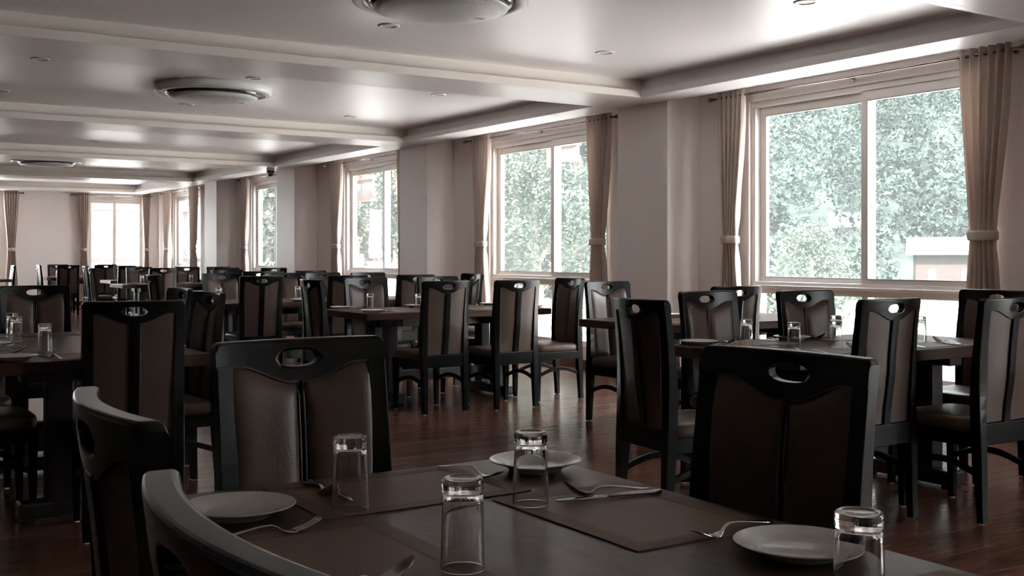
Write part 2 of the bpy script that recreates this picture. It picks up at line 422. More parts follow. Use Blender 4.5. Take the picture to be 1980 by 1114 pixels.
house('hillside_house', 'faded red roof of a house higher up the slope', 1770, 392, 95, 5.0, 4, 1.6, .6, 'brown', 'roofpink')
house('hillside_house', 'pale house wall seen through the lower panes behind the chairs', 1800, 600, 20, 2.4, 2, 1.2, .1, 'render', 'roofwhite', -3)

def tree(lab, base, h, rx, n, leaf, m, conifer=False, seed=1):
    root = empty('garden_tree' if not conifer else 'conifer_tree', base); tag(root, lab, 'tree', 'trees close outside the windows')
    lumps = []; rl = random.Random(seed)
    for k in range(26):
        t = rl.uniform(.25, 1)
        rad = rx*(1-.85*t) if conifer else rx*math.sin(PI*min(.98, .12+t*.86))**.7*.75
        a = rl.uniform(0, 2*PI); lumps.append((Vector((math.cos(a)*rad, math.sin(a)*rad, h*t)), rx*(.42-.22*t if conifer else .42)))
    rq = np.random.default_rng(seed); C = np.array([tuple(c) for c, q in lumps]); Q = np.array([q for c, q in lumps])
    ix = rq.integers(0, len(lumps), n); d = rq.normal(size=(n, 3)); d /= np.linalg.norm(d, axis=1)[:, None]
    P = C[ix]+d*(Q[ix]*rq.uniform(.55, 1, n))[:, None]*np.array([1, 1, .8 if conifer else 1])
    A, B = leaf_axes(rq, n, leaf*rq.uniform(.6, 1.4, n), .45); V, F = quads_mesh('x', P, A, B)
    link('foliage', mesh_from_arrays('foliage', V, F), m, root)
    tb = MB().tube([(0, 0, -1), (.05, 0, h*.3), (0, .05, h*.6), (0, 0, h*.95)], [.16, .12, .08, .02], 7)
    for k in range(5):
        c, q = lumps[k*4]; tb.tube([(0, 0, c.z*.6), (c.x*.5, c.y*.5, c.z*.85), tuple(c)], [.05, .035, .015], 5)
    tb.obj('trunk', 'bark', root)
tree('light green broadleaf tree filling the left pane of the second window', (10.9, 16.2, -.5), 3.5, 1.5, 30000, .04, 'leafbright', seed=3)
tree('dark conifer rising behind the light green tree in the second window', (15.2, 24.5, -1), 12, 2.6, 32000, .06, 'leafdark', True, 5)
tree('dark conifer in the right pane of the second window', (13.6, 18.6, -1), 9, 2.3, 34000, .055, 'leafdark', True, 8)
tree('grey green tree in the left pane of the third window', (12.2, 26.4, -1), 9.5, 2.2, 20000, .08, 'leafdark', True, 11)
tree('bright leafy tree in the right pane of the third window', (9.9, 19.6, -.5), 6.5, 1.2, 15000, .06, 'leafbright', seed=14)
tree('pale tree beyond the narrow window below the dome camera', (10.6, 30.5, -.5), 6.5, 1.6, 9000, .09, 'leafbright', seed=17)
tree('round shrub low in the left pane of the nearest window', (25.0, 22.6, -.6), 2.4, 1.3, 9000, .06, 'leafbright', seed=21)
tree('low shrub in the lower panes of the nearest window', (14.0, 13.0, -.6), 1.25, .9, 5000, .06, 'leafbright', seed=23)

def block(lab, x0, x1, y0, y1, h, nx_, nz, side):
    root = empty('apartment_block', ((x0+x1)/2, y0, 0)); tag(root, lab, 'building'); cx = (x0+x1)/2
    MB().box(x0-cx, x1-cx, 0, y1-y0, -1, h).obj('wall', 'render', root)
    MB().box(x0-cx-.4, x1-cx+.4, -.4, y1-y0+.4, h, h+.4).obj('roof', 'roofgrey', root)
    dx = (x1-x0)/nx_; dz = h/nz; ww = MB().box(-dx*.28, dx*.28, -.05, .05, -dz*.24, dz*.24).mesh('window'); ww.materials.append(M['winglass'])
    sl = MB().box(-dx*.45, dx*.45, -.7, 0, -.1, .1).mesh('balcony_slab'); sl.materials.append(M['roofgrey'])
    for i in range(nx_):
        for j in range(nz):
            for me, zz in ((ww, dz*(j+.55)), (sl, dz*(j+.06))):
                o = bpy.data.objects.new(me.name, me); COL.objects.link(o); o.parent = root; o.location = (x0-cx+dx*(i+.5), 0, zz)
block('pale apartment block outside the far end windows', 4, 22, 48, 58, 15, 6, 5, 0)
pw = MB().box(-6, 24, 36, 36.3, -.5, 1.0).obj('parapet', 'roofwhite'); MB().box(-6, 24, 35.95, 36.35, 1.0, 1.13).obj('coping', 'brown', pw); tag(pw, 'low grey boundary wall outside the far end window', 'wall', kind='structure')

def eave(lab, x, y, z0, z1, ln):
    root = empty('timber_eave', (x, y, 0)); tag(root, lab, 'eave', 'painted eave brackets outside the windows')
    MB().box(-.06, .06, -ln, .05, z1-.07, z1).obj('beam', 'redpaint', root, .006)
    MB().box(-.05, .05, -.05, .05, z0, z1-.07).obj('post', 'redpaint', root, .006)
    MB().box(-.02, .02, -ln, -.05, z0+.12, z1-.07).obj('panel', 'render', root, .004)
    MB().box(-.05, .05, -ln, -.05, z0+.06, z0+.12).obj('rail', 'redpaint', root, .004)
    MB().box(XW+.22-x, .06, -ln*.5-.04, -ln*.5+.04, z1, z1+.09).obj('outrigger', 'redpaint', root, .006)
eave('red painted timber bracket in the upper right pane of the second window', 8.62, 12.42, 2.42, 2.74, .62)
eave('red painted timber bracket in the upper left pane of the third window', 8.05, 17.55, 2.08, 2.56, .75)

# ------------------------------------------------------------------ curtains and rods
def curtain(lab, axis, plane, p0, p1, sgn, ztie=1.36, top=2.69, narrow=.50, pleats=6):
    """pleated drape gathered by a tie; p0..p1 along the wall, sgn=direction the folds project into the room"""
    w = p1-p0; c = (p0+p1)/2; root = empty('curtain', (plane, c, 0) if axis == 'Y' else (c, plane, 0)); tag(root, lab, 'curtain', 'tied-back curtains')
    def wid(z):
        if z > ztie: k = smoothstep(0, 1, (z-ztie)/(top-ztie)); return 1*k**.8+narrow*(1-k**.8)
        return narrow+(.84-narrow)*smoothstep(0, .7, (ztie-z)/ztie)
    n = pleats*10; zs = [top-(top-.02)*i/40 for i in range(41)]
    zs += [ztie+.03, ztie-.03]; zs.sort(reverse=True)
    v = []; f = []; rnd = random.Random(sum(map(ord, lab)))
    ph = [rnd.uniform(-.5, .5) for _ in range(pleats+2)]
    for z in zs:
        k = wid(z); tight = max(0, 1-abs(z-ztie)/.18)
        for i in range(n+1):
            t = i/n; s = (t-.5)*w*k
            amp = (.034+.022*(1-k))*(1-.5*tight)
            d = amp*math.sin(2*PI*pleats*t+.6*math.sin(2.2*z+5*t)+ph[int(t*pleats)]*.4*smoothstep(2.6, 1.8, z))
            d += .035*tight*math.cos((t-.5)*PI)
            v.append((sgn*d, s, z) if axis == 'Y' else (s, sgn*d, z))
    m = n+1
    for i in range(len(zs)-1):
        for j in range(n): f.append((i*m+j, i*m+j+1, (i+1)*m+j+1, (i+1)*m+j))
    me = MB().add(v, f).mesh('drape'); o = link('drape', me, 'curtain', root, smooth=True)
    md = o.modifiers.new('thickness', 'SOLIDIFY'); md.thickness = .003; md.offset = 0
    # tie band wrapped round the gathered waist
    hw = w*narrow/2+.012; ring = []
    for z in (ztie-.035, ztie-.02, ztie+.02, ztie+.035):
        e = 1.0 if abs(z-ztie) < .03 else .94
        r = []
        for k in range(28):
            a = 2*PI*k/28; x = math.cos(a)*hw*e; dd = math.sin(a)*.062*e+sgn*.012+.006*math.sin(5*a)
            r.append((dd, x, z) if axis == 'Y' else (x, dd, z))
        ring.append(r)
    MB().loft(ring).obj('tie_band', 'curtain', root, smooth=True)
    return root
def rod(lab, axis, plane, p0, p1, z, wallplane):
    root = empty('curtain_rod'); tag(root, lab, 'curtain rod', 'curtain rods above the windows')
    P = (lambda p, q, r: (q, p, r)) if axis == 'Y' else (lambda p, q, r: (p, q, r))
    MB().tube([P(p0, plane, z), P(p1, plane, z)], .011, 10).obj('pole', 'chrome', root, smooth=True)
    for p, s in ((p0, -1), (p1, 1)):
        MB().tube([P(p-s*.005, plane, z), P(p+s*.02, plane, z), P(p+s*.022, plane, z), P(p+s*.055, plane, z), P(p+s*.06, plane, z)], [.013, .013, .02, .02, .014], 12).obj('finial', 'chrome', root)
    for p in (p0+.08, (p0+p1)/2, p1-.08):
        MB().tube([P(p, plane, z), P(p, wallplane, z)], .006, 6).tube([P(p, wallplane-(.012 if axis == 'Y' else .012), z), P(p, wallplane, z)], .02, 10).obj('bracket', 'chrome', root)
XC = XW-.115
rod('slim metal curtain rod above the nearest window', 'Y', XC, 4.50, 7.50, 2.64, XW)
rod('slim metal curtain rod above the second window', 'Y', XC, 8.95, 11.95, 2.64, XW)
rod('slim metal curtain rod above the third window', 'Y', XC, 13.45, 16.35, 2.64, XW)
rod('slim metal curtain rod below the dome camera', 'Y', XC, 17.95, 20.5, 2.64, XW)
rod('slim metal curtain rod above the last window of the window wall', 'Y', XC, 23.0, 25.85, 2.64, XW)
rod('slim metal curtain rod above the far end window in the corner', 'X', YB-.115, 5.2, 6.95, 2.6, YB)
rod('slim metal curtain rod above the far end window at the left edge', 'X', YB-.115, 1.1, 4.1, 2.6, YB)
curtain('broad beige curtain at the right side of the nearest window', 'Y', XC, 4.55, 4.97, -1)
curtain('beige curtain at the left side of the nearest window, beside the pillar', 'Y', XC, 7.1, 7.45, -1)
curtain('beige curtain at the right side of the second window', 'Y', XC, 9.02, 9.45, -1)
curtain('bright backlit curtain at the left side of the second window', 'Y', XC, 11.38, 11.82, -1)
curtain('thin curtain edge at the right side of the third window', 'Y', XC, 13.5, 13.86, -1)
curtain('bright backlit curtain at the left side of the third window', 'Y', XC, 15.72, 16.2, -1)
curtain('sliver of curtain beside the pillar right of the dome camera', 'Y', XC, 18.0, 18.4, -1)
curtain('pale curtain left of the narrow window below the dome camera', 'Y', XC, 19.95, 20.4, -1)
curtain('brownish curtain at the right side of the last window', 'Y', XC, 23.1, 23.7, -1)
curtain('pale curtain at the left side of the last window, by the corner', 'Y', XC, 25.1, 25.75, -1)
curtain('pleated beige curtain at the left edge of the far end wall', 'X', YB-.115, 3.74, 4.06, -1, ztie=1.35)
curtain('pleated beige curtain left of the far corner window', 'X', YB-.115, 5.27, 5.56, -1, ztie=1.35)
curtain('pleated beige curtain right of the far corner window', 'X', YB-.115, 6.72, 6.92, -1, ztie=1.35)

# ------------------------------------------------------------------ ceiling fixtures
def ac(lab, x, y):
    root = empty('ceiling_air_conditioner', (x, y, ZC)); tag(root, lab, 'air conditioner', 'round ceiling air conditioners')
    MB().lathe([(.43, -.02), (.43, 0), (.540, 0), (.545, -.02), (.540, -.062), (.530, -.074), (.515, -.078), (.470, -.078), (.455, -.070), (.45, -.05)], 64).obj('surround', 'acwhite', root, smooth=True)
    MB().lathe([(0, -.03), (.449, -.03), (.446, -.060), (.43, -.086), (.40, -.100), (0, -.100)], 56).obj('louvre_gap', 'black', root)
    MB().lathe([(0, -.094), (.30, -.094), (.405, -.097), (.412, -.103), (.405, -.113), (.37, -.124), (.2, -.138), (0, -.142)], 64).obj('grille_panel', 'perf', root, smooth=True)
    MB().box(.24, .30, -.012, .012, -.138, -.12).obj('badge', 'chrome', root)
ac('large round perforated air conditioner cut by the top edge', 3.26, 5.87)
ac('round air conditioner in the second ceiling coffer', 3.29, 10.36)
ac('small distant round air conditioner at the far left', 3.4, 19.45)
dl = 0
for yc, ylab in ((5.91, 'nearest coffer'), (10.69, 'second coffer'), (15.1, 'third coffer'), (19.6, 'fourth coffer')):
    for x, xl in ((1.64, 'left column'), (3.44, 'middle column'), (5.33, 'window side')):
        for yy, yl in ((yc-1.04, 'near row'), (yc+1.03, 'far row')):
            if yc == 5.91 and (x < 3 or (x < 4 and yy < yc)): continue
            root = empty('downlight', (x, yy, ZC)); tag(root, 'small round recessed downlight, %s, %s of the %s' % (xl, yl, ylab), 'downlight', 'recessed ceiling downlights')
            MB().lathe([(.05, -.002), (.055, -.008), (.072, -.007), (.078, 0)], 28).obj('ring', 'acwhite', root, smooth=True)
            MB().lathe([(0, -.003), (.052, -.003)], 24).obj('lens', 'glide', root)
root = empty('dome_camera', (6.50, 17.47, ZS)); tag(root, 'black dome security camera under the ceiling corner', 'security camera')
MB().lathe([(0, 0), (.062, 0), (.066, -.01), (.066, -.04), (0, -.04)], 24).obj('base', 'acwhite', root, smooth=True)
MB().lathe([(.064, -.04), (.062, -.075), (.045, -.085), (0, -.085)], 24).obj('housing', 'black', root, smooth=True)
MB().lathe([(.044, -.085), (.04, -.11), (.025, -.128), (0, -.133)], 24).obj('dome', 'black', root, smooth=True)
MB().lathe([(.066, -.072), (.068, -.078), (.05, -.083)], 24).obj('trim_ring', 'chrome', root)

# ------------------------------------------------------------------ dining chair
HW = .213; ZTOP = 1.025
def yb(z):
    t = (z-.44)/(ZTOP-.44)
    if t < 0: return -.20-.03*(-t)*.9
    return -.20-.032*t+.018*math.sin(PI*min(1, t))**1.0*(1-.3*t)
def bmap(s, z, t): return (s*(HW-.006*max(0, (ZTOP-z))), yb(z)-.030*(1-s*s)*smoothstep(.42, .7, z)+t, z)
def zrail(s): return .928+.042*smoothstep(.10, .72, abs(s))
def make_chair():
    root = empty('dining_chair')
    # top rail with a hand slot
    ns = 56; hs, hh, zc = .25, .019, .980; P = []; fc = []; col = []
    for i in range(ns+1):
        s = -1+2*i/ns; zb = zrail(s); e = max(0, 1-abs(s/hs)**2.6)**.5*hh if abs(s) < hs else 0
        zt = ZTOP-.012*max(0, (abs(s)-.955)/.045)**2
        ids = []
        for z in (zb, zc-e, zc+e, zt): P.append((s, z)); ids.append(len(P)-1)
        if e == 0: P.pop(ids[2]); ids = [ids[0], ids[1], ids[1], len(P)-1]; P[-1] = (s, zt)
        col.append(ids)
    for a, b in zip(col, col[1:]):
        fc.append([a[0], b[0], b[1], a[1]])
        q = [a[2], b[2], b[3], a[3]]; fc.append(q)
    rme = sheet(P, fc, -.017, .017, bmap).mesh('top_rail'); bm = bmesh.new(); bm.from_mesh(rme)
    es = [e for e in bm.edges if e.calc_face_angle(0) > .6 and (min(q.co.z for q in e.verts) > 1.0 or (max(abs(q.co.x) for q in e.verts) < .06 and min(q.co.z for q in e.verts) > .95))]
    bmesh.ops.bevel(bm, geom=es, offset=.007, segments=3, profile=.5, affect='EDGES', clamp_overlap=True); bm.to_mesh(rme); bm.free()
    link('top_rail', rme, 'wood', root)
    # centre slat
    P = []; fc = []; nz = 14
    for i in range(nz+1):
        z = .43+(.935-.43)*i/nz
        for s in (-.115, 0, .115): P.append((s, z))
    for i in range(nz):
        for k in (0, 1): fc.append([i*3+k, i*3+k+1, i*3+k+4, i*3+k+3])
    sheet(P, fc, -.020, .004, bmap).obj('centre_slat', 'wood', root, .004, 2)
    # rear posts running into the back legs
    for sg in (-1, 1):
        rings = []
        for z in [0.004, .1, .2, .3, .4, .46, .52, .58, .64, .70, .76, .82, .88, .94, .975]:
            tw = .021+.004*smoothstep(0, .45, z)-.003*smoothstep(.6, .95, z); td = .016+.010*smoothstep(0, .4, z)-.0088*smoothstep(.5, .95, z)
            cx, cy, _ = bmap(sg*.895, max(z, .43), 0); cy = yb(z)-.030*(1-.8)*smoothstep(.42, .7, z)
            k_ = .030*smoothstep(.42, .7, z); c0, c1 = [yb(z)-k_*(1-min(1, abs(q)/HW)**2) for q in (cx-tw, cx+tw)]
            rings.append([(cx-tw, c0-td, z), (cx+tw, c1-td, z), (cx+tw, c1+td, z), (cx-tw, c0+td, z)])
        MB().loft(rings).obj('back_post', 'wood', root, .003, 2)
    # padded front and flush rear panel, left and right
    for sg in (-1, 1):
        nu, nv = 10, 14; rings = []
        def cell(u, v, s0, s1, z0):
            s = sg*(s0+(s1-s0)*u); z = z0+(zrail(s)-.002-z0)*v; return s, z
        V = []; Fq = []
        for lay in (0, 1):
            for i in range(nu+1):
                for j in range(nv+1):
                    u, v = i/nu, j/nv; s, z = cell(u, v, .030, .855, .455)
                    puff = .017*(1-abs(2*u-1)**5)*(1-abs(2*v-1)**9)
                    V.append(bmap(s, z, (.006 if lay == 0 else .012+puff)))
        st = (nu+1)*(nv+1)
        for i in range(nu):
            for j in range(nv):
                a = i*(nv+1)+j; q = (a, a+nv+1, a+nv+2, a+1); Fq += [q, tuple(st+k for k in reversed(q))]
        bd = [(i, 0) for i in range(nu)]+[(nu, j) for j in range(nv)]+[(i, nv) for i in range(nu, 0, -1)]+[(0, j) for j in range(nv, 0, -1)]
        ids = [i*(nv+1)+j for i, j in bd]
        for a, b in zip(ids, ids[1:]+ids[:1]): Fq.append((a, b, st+b, st+a))
        pad = MB().add(V, Fq).obj('back_cushion', 'leather', root, smooth=True)
        MB().tube([Vector(V[st+k])+Vector((0, .002, 0)) for k in ids], .0035, 5, True).obj('piping', 'piping', pad, smooth=True)
        P = []; fc = []
        for i in range(nu+1):
            for j in range(nv+1): P.append(cell(i/nu, j/nv, .10, .845, .455))
        for i in range(nu):
            for j in range(nv): a = i*(nv+1)+j; fc.append([a, a+nv+1, a+nv+2, a+1])
        sheet(P, fc, -.010, .005, bmap).obj('rear_panel', 'leather', root)
    # rails under the seat, seat cushion, front legs, arched side stretchers, glides
    MB().box(-.185, .185, -.222, -.188, .352, .452).obj('rear_apron', 'wood', root, .004)
    MB().box(-.185, .185, .195, .22, .345, .412).obj('front_apron', 'wood', root, .004)
    for sg in (-1, 1): MB().box(sg*.198-.013, sg*.198+.013, -.19, .2, .345, .412).obj('side_apron', 'wood', root, .004)
    rings = []
    for z, k in ((.410, .93), (.416, .985), (.43, 1), (.452, 1), (.466, .975), (.474, .9), (.480, .6), (.482, .2)):
        r = []
        for i in range(32):
            a = 2*PI*i/32; ex = .28
            cx = math.copysign(abs(math.cos(a))**ex, math.cos(a)); sy = math.copysign(abs(math.sin(a))**ex, math.sin(a))
            r.append((.216*k*cx, .022+.215*k*sy, z))
        rings.append(r)
    MB().loft(rings).obj('seat_cushion', 'leather', root, smooth=True)
    for sg in (-1, 1):
        rings = [[(sg*.19-w, .207-w, z), (sg*.19+w, .207-w, z), (sg*.19+w, .207+w, z), (sg*.19-w, .207+w, z)] for z, w in ((.004, .016), (.2, .020), (.412, .0235))]
        MB().loft(rings).obj('leg', 'wood', root, .004)
        rings = []
        for i in range(13):
            t = i/12; y = -.21+.41*t; z = .215+.055*math.sin(PI*t)
            rings.append([(sg*.19-.009, y, z-.016), (sg*.19+.009, y, z-.016), (sg*.19+.009, y, z+.014), (sg*.19-.009, y, z+.014)])
        MB().loft(rings).obj('stretcher', 'wood', root, .003)
        for yy in (.207, -.219): MB().lathe([(0, 0), (.012, 0), (.012, .0045), (0, .0045)], 10, (sg*.19, yy, 0)).obj('glide', 'glide', root)
    return root
chair0 = make_chair(); used = [False]
def chair(lab, tx, ty, face, group='dark dining chairs with brown panels'):
    """tx,ty: middle of the top rail; face: heading of the sitter in degrees, 0 = +X"""
    a = math.radians(face); o = chair0 if not used[0] else copy_tree(chair0); used[0] = True
    o.location = (tx+.262*math.cos(a), ty+.262*math.sin(a), 0); o.rotation_euler = (0, 0, a-PI/2)
    return tag(o, lab, 'chair', group)

# ------------------------------------------------------------------ tables
ZT, TT = .76, .055
def table(lab, x0, x1, y0, y1):
    cx, cy = (x0+x1)/2, (y0+y1)/2; lx, ly = (x1-x0), (y1-y0); along = lx >= ly
    L, Wd = (lx, ly) if along else (ly, lx)
    root = empty('dining_table', (cx, cy, 0), 0 if along else PI/2); tag(root, lab, 'table', 'dining tables')
    MB().box(-L/2, L/2, -Wd/2, Wd/2, ZT-TT, ZT).obj('table_top', 'table', root, .004, 2)
    MB().box(-L/2+.28, L/2-.28, -.035, .035, .62, ZT-TT).obj('apron', 'tabledark', root, .004)
    for sg in (-1, 1):
        x = sg*(L/2-.36)
        MB().box(x-.05, x+.05, -.30, .30, .64, ZT-TT).obj('bearer', 'tabledark', root, .006)
        for y in (-.13, .13): MB().box(x-.045, x+.045, y-.06, y+.06, .09, .64).obj('leg', 'tabledark', root, .006)
        MB().box(x-.05, x+.05, -.07, .07, .12, .28).obj('leg_block', 'tabledark', root, .004)
        MB().box(x-.06, x+.06, -.31, .31, .012, .09).obj('foot', 'tabledark', root, .012)
        for y in (-.27, .27): MB().box(x-.04, x+.04, y-.03, y+.03, 0, .012).obj('foot_pad', 'black', root)
    MB().box(-L/2+.41, L/2-.41, -.03, .03, .16, .25).obj('stretcher', 'tabledark', root, .006)
    return root

# ------------------------------------------------------------------ tableware
def glass_mesh():
    me = MB().lathe([(.0312, 0), (.0324, .0004), (.0331, .0018), (.0331, .003), (.0330, .005), (.0314, .06), (.0299, .107), (.0298, .1085), (.0293, .110), (.0290, .1112), (.0290, .1120), (.0294, .1132), (.0303, .1150), (.0308, .1165), (.0309, .118),
                     (.0308, .127), (.0306, .129), (.0300, .1315), (.0288, .1333), (.0270, .1342), (.0250, .1345), (.022, .1343), (.019, .1330), (.016, .1322), (0, .1318)], 48)
    me.lathe([(0, .1150), (.012, .1148), (.020, .1135), (.0245, .1110), (.0268, .107), (.0277, .101), (.0280, .098), (.0298, .05), (.0314, .004), (.0314, .002), (.0312, 0)], 48)
    return me.mesh('tumbler', weld=True)
GL = glass_mesh(); GL.materials.append(M['glass'])
for p in GL.polygons: p.use_smooth = True
PL = MB().lathe([(0, .003), (.045, .003), (.050, .0), (.056, .0), (.058, .003), (.066, .009), (.097, .0195), (.1, .0215), (.099, .023), (.097, .0228), (.085, .019), (.072, .0155), (.066, .0125), (.061, .0085), (.055, .0068), (0, .0062)], 56).mesh('plate')
PL.materials.append(M['china'])
for p in PL.polygons: p.use_smooth = True
def strip(pts, th=.0018):
    """(x, halfwidth, z) stations of a flat metal bar lofted with rounded section"""
    rings = []
    for x, w, z in pts:
        rings.append([(x, w*math.cos(a), z+th*math.sin(a)) for a in [2*PI*k/8 for k in range(8)]])
    return MB().loft(rings)
HANDLE = [(-.097, .003, .0030), (-.094, .0075, .0032), (-.075, .0090, .0055), (-.04, .0060, .0115), (-.005, .0036, .0165), (.015, .0032, .0170), (.025, .0034, .0135), (.034, .0042, .0065)]
def spoon_mesh():
    mb = strip(HANDLE)
    rings = []
    V = []; F = []; n = 9; m = 9
    for lay in (0, 1):
        for i in range(n):
            t = i/(n-1); x = .03+.062*t; w = .0205*math.sin(PI*min(1, .04+t*.93))**.6
            for j in range(m):
                q = -1+2*j/(m-1); dep = .0105*math.sin(PI*t)**.7*(1-q*q)
                V.append((x, w*q, .0085+.0215*t*t+.004*t-dep-(.0012 if lay else 0)))
    st = n*m
    for i in range(n-1):
        for j in range(m-1): a = i*m+j; q = (a, a+m, a+m+1, a+1); F += [q, tuple(st+k for k in reversed(q))]
    for i in range(n-1): F += [(i*m, st+i*m, st+i*m+m, i*m+m), (i*m+m-1, i*m+2*m-1, st+i*m+2*m-1, st+i*m+m-1)]
    return mb.add(V, F).mesh('spoon')
def fork_mesh():
    mb = strip(HANDLE+[(.042, .0095, .0035), (.050, .0122, .0024), (.060, .0126, .0028)], .0014)
    for k in range(4):
        y = -.0093+.0062*k
        mb.loft([[(x, y-w, z-.0009), (x, y+w, z-.0009), (x, y+w, z+.0009), (x, y-w, z+.0009)] for x, w, z in ((.056, .0018, .0027), (.075, .0016, .0070), (.09, .0014, .0130), (.102, .0007, .0190))])
    return mb.mesh('fork')
def knife_mesh():
    mb = strip([(-.11, .004, .004), (-.106, .008, .004), (-.08, .0085, .0045), (-.02, .0062, .005), (.0, .006, .005)], .0038)
    mb.loft([[(x, -w1, .004), (x, w2, .0035), (x, w2, .0055), (x, -w1, .0062)] for x, w1, w2 in ((-.004, .006, .006), (.02, .0065, .009), (.07, .0062, .0095), (.1, .004, .007), (.115, .0, .001))])
    return mb.mesh('knife')
SP, FK, KN = spoon_mesh(), fork_mesh(), knife_mesh()
for me in (SP, FK, KN):
    me.materials.append(M['steel'])
    for p in me.polygons: p.use_smooth = True
MA = MB().box(-.215, .215, -.155, .155, 0, .0022).mesh('placemat'); MA.materials.append(M['mat'])
MAE = MB().box(-.018, .018, -.155, .155, .0022, .0027).mesh('woven_border'); MAE.materials.append(M['matedge'])
MAL = MB().box(-.179, .179, -.018, .018, .0022, .0027).mesh('woven_border'); MAL.materials.append(M['matedge'])
def put(me, name, lab, cat, group, p, z, ang):
    o = bpy.data.objects.new(name, me); COL.objects.link(o); o.location = (p[0], p[1], z); o.rotation_euler = (0, 0, ang)
    return tag(o, lab, cat, group)
def setting(ex, ey, face, where, items='mpgskf', rnd=None):
    """place setting; (ex,ey) = point on the table edge in front of the sitter, face = heading of the sitter"""
    a = math.radians(face); t = Vector((math.cos(a), math.sin(a))); r = Vector((math.sin(a), -math.cos(a))); e = Vector((ex, ey))
    at = lambda rr, tt: e+r*rr+t*tt
    R = random.Random(int(ex*977+ey*131)); j = lambda s: R.uniform(-s, s)
    if 'm' in items:
        o = put(MA, 'placemat', 'brown woven placemat '+where, 'placemat', 'brown placemats', at(j(.01), .185), ZT, a-PI/2+j(.03))
        for me_, bx_, by_ in ((MAE, -.197, 0), (MAE, .197, 0), (MAL, 0, -.137), (MAL, 0, .137)):
            b = bpy.data.objects.new('woven_border', me_); COL.objects.link(b); b.parent = o; b.location = (bx_, by_, 0)
    zz = ZT+.0022
    if 'p' in items: put(PL, 'side_plate', 'white side plate '+where, 'plate', 'white side plates', at(-.355+j(.01), .145+j(.01)), ZT+.0005 if 1 else zz, j(3))
    if 'g' in items: put(GL, 'tumbler', 'upturned clear glass tumbler '+where, 'glass', 'upturned tumblers', at(.15+j(.01), .30+j(.015)), zz+.0003, j(3))
    if 'k' in items: put(KN, 'table_knife', 'steel table knife '+where, 'knife', 'steel cutlery', at(.115+j(.01), .145), zz+.0002, a-.07+j(.1))
    if 's' in items: put(SP, 'table_spoon', 'steel spoon '+where, 'spoon', 'steel cutlery', at(.148+j(.008), .135), zz+.0005, a-.02+j(.1))
    if 'f' in items: put(FK, 'table_fork', 'steel fork '+where, 'fork', 'steel cutlery', at(-.195+j(.01), .13), zz+.0002, a+.12+j(.12))

# foreground table T0
table('brown wooden dining table in the foreground with four place settings', .50, 1.43, .22, 2.13)
chair('front-facing dark chair at the far end of the foreground table', .98, 2.47, -87)
chair('black silhouetted chair at the right side of the foreground table', 1.716, 1.60, 185)
chair('chair seen from behind on the left of the foreground table, farther one', .325, 1.53, -2)
chair('nearest chair, only its curved top rail showing at the bottom left', .242, .821, -2)
setting(.98, 2.13, -90, 'at the far end of the foreground table')
setting(1.43, 1.54, 180, 'at the right side of the foreground table')
setting(.50, 1.54, 0, 'at the left side of the foreground table', 'mpgsf')
setting(1.43, .80, 180, 'at the bottom right corner of the foreground table', 'mg')
setting(.50, .80, 0, 'at the bottom edge of the foreground table', 'm')
# left table
table('dark wooden dining table at the left edge with three tumblers', .66, 1.62, 5.12, 7.06)
chair('dark chair seen from behind at the near end of the left table', 1.205, 4.86, 84)
chair('wide dark chair at the far end of the left table, cut by the left edge', 1.28, 7.75, -90)
chair('side-on dark chair on the right of the left table, nearer one', 1.85, 5.815, 183)
chair('side-on dark chair on the right of the left table, farther one', 1.93, 6.62, 180)
setting(1.14, 5.12, 90, 'at the near end of the left table', 'mpgf')
setting(1.14, 7.06, -90, 'at the far end of the left table', 'mg')
setting(1.62, 5.75, 180, 'at the right side of the left table, nearer place', 'mp')
setting(.66, 5.75, 0, 'at the left side of the left table, nearer place', 'mpgsf')
setting(.66, 6.5, 0, 'at the left side of the left table, farther place', 'mpg')
chair('chair seat under the left side of the left table, nearer one', .44, 5.75, 0)
chair('chair seat under the left side of the left table, farther one', .44, 6.5, 0)
# near-window table
table('wooden dining table before the nearest window', 3.75, 5.45, 3.46, 4.38)
chair('black silhouetted chair at the left end of the near-window table', 3.168, 3.908, -6)
chair('front-facing chair on the far side of the near-window table, left one', 4.18, 4.553, -87)
chair('front-facing chair on the far side of the near-window table, right one', 4.737, 4.364, -91)
chair('chair seen from behind on the near side of the near-window table', 4.158, 3.27, 92)
chair('chair seen from behind cut by the right edge of the picture', 4.701, 3.031, 90)
chair('chair at the right end of the near-window table, only its top showing', 5.72, 3.80, 180)
setting(4.18, 4.38, -90, 'on the far left of the near-window table')
setting(4.85, 4.38, -90, 'on the far right of the near-window table')
setting(4.18, 3.46, 90, 'on the near left of the near-window table', 'mgskf')
setting(4.85, 3.46, 90, 'on the near right of the near-window table', 'mgskf')
setting(3.75, 3.92, 0, 'at the left end of the near-window table', 'mpgf')
# table behind it
table('dark dining table beside the pillar, behind the near-window table', 4.74, 6.5, 5.58, 6.48)
chair('dark chair seen from behind between the near-window table and the next', 5.041, 5.154, 91)
chair('sunlit front-facing chair in front of the pillar', 5.081, 6.62, -87)
setting(5.15, 5.58, 90, 'on the near side of the table beside the pillar', 'mpgf')
setting(5.15, 6.48, -90, 'on the far side of the table beside the pillar', 'mpf')
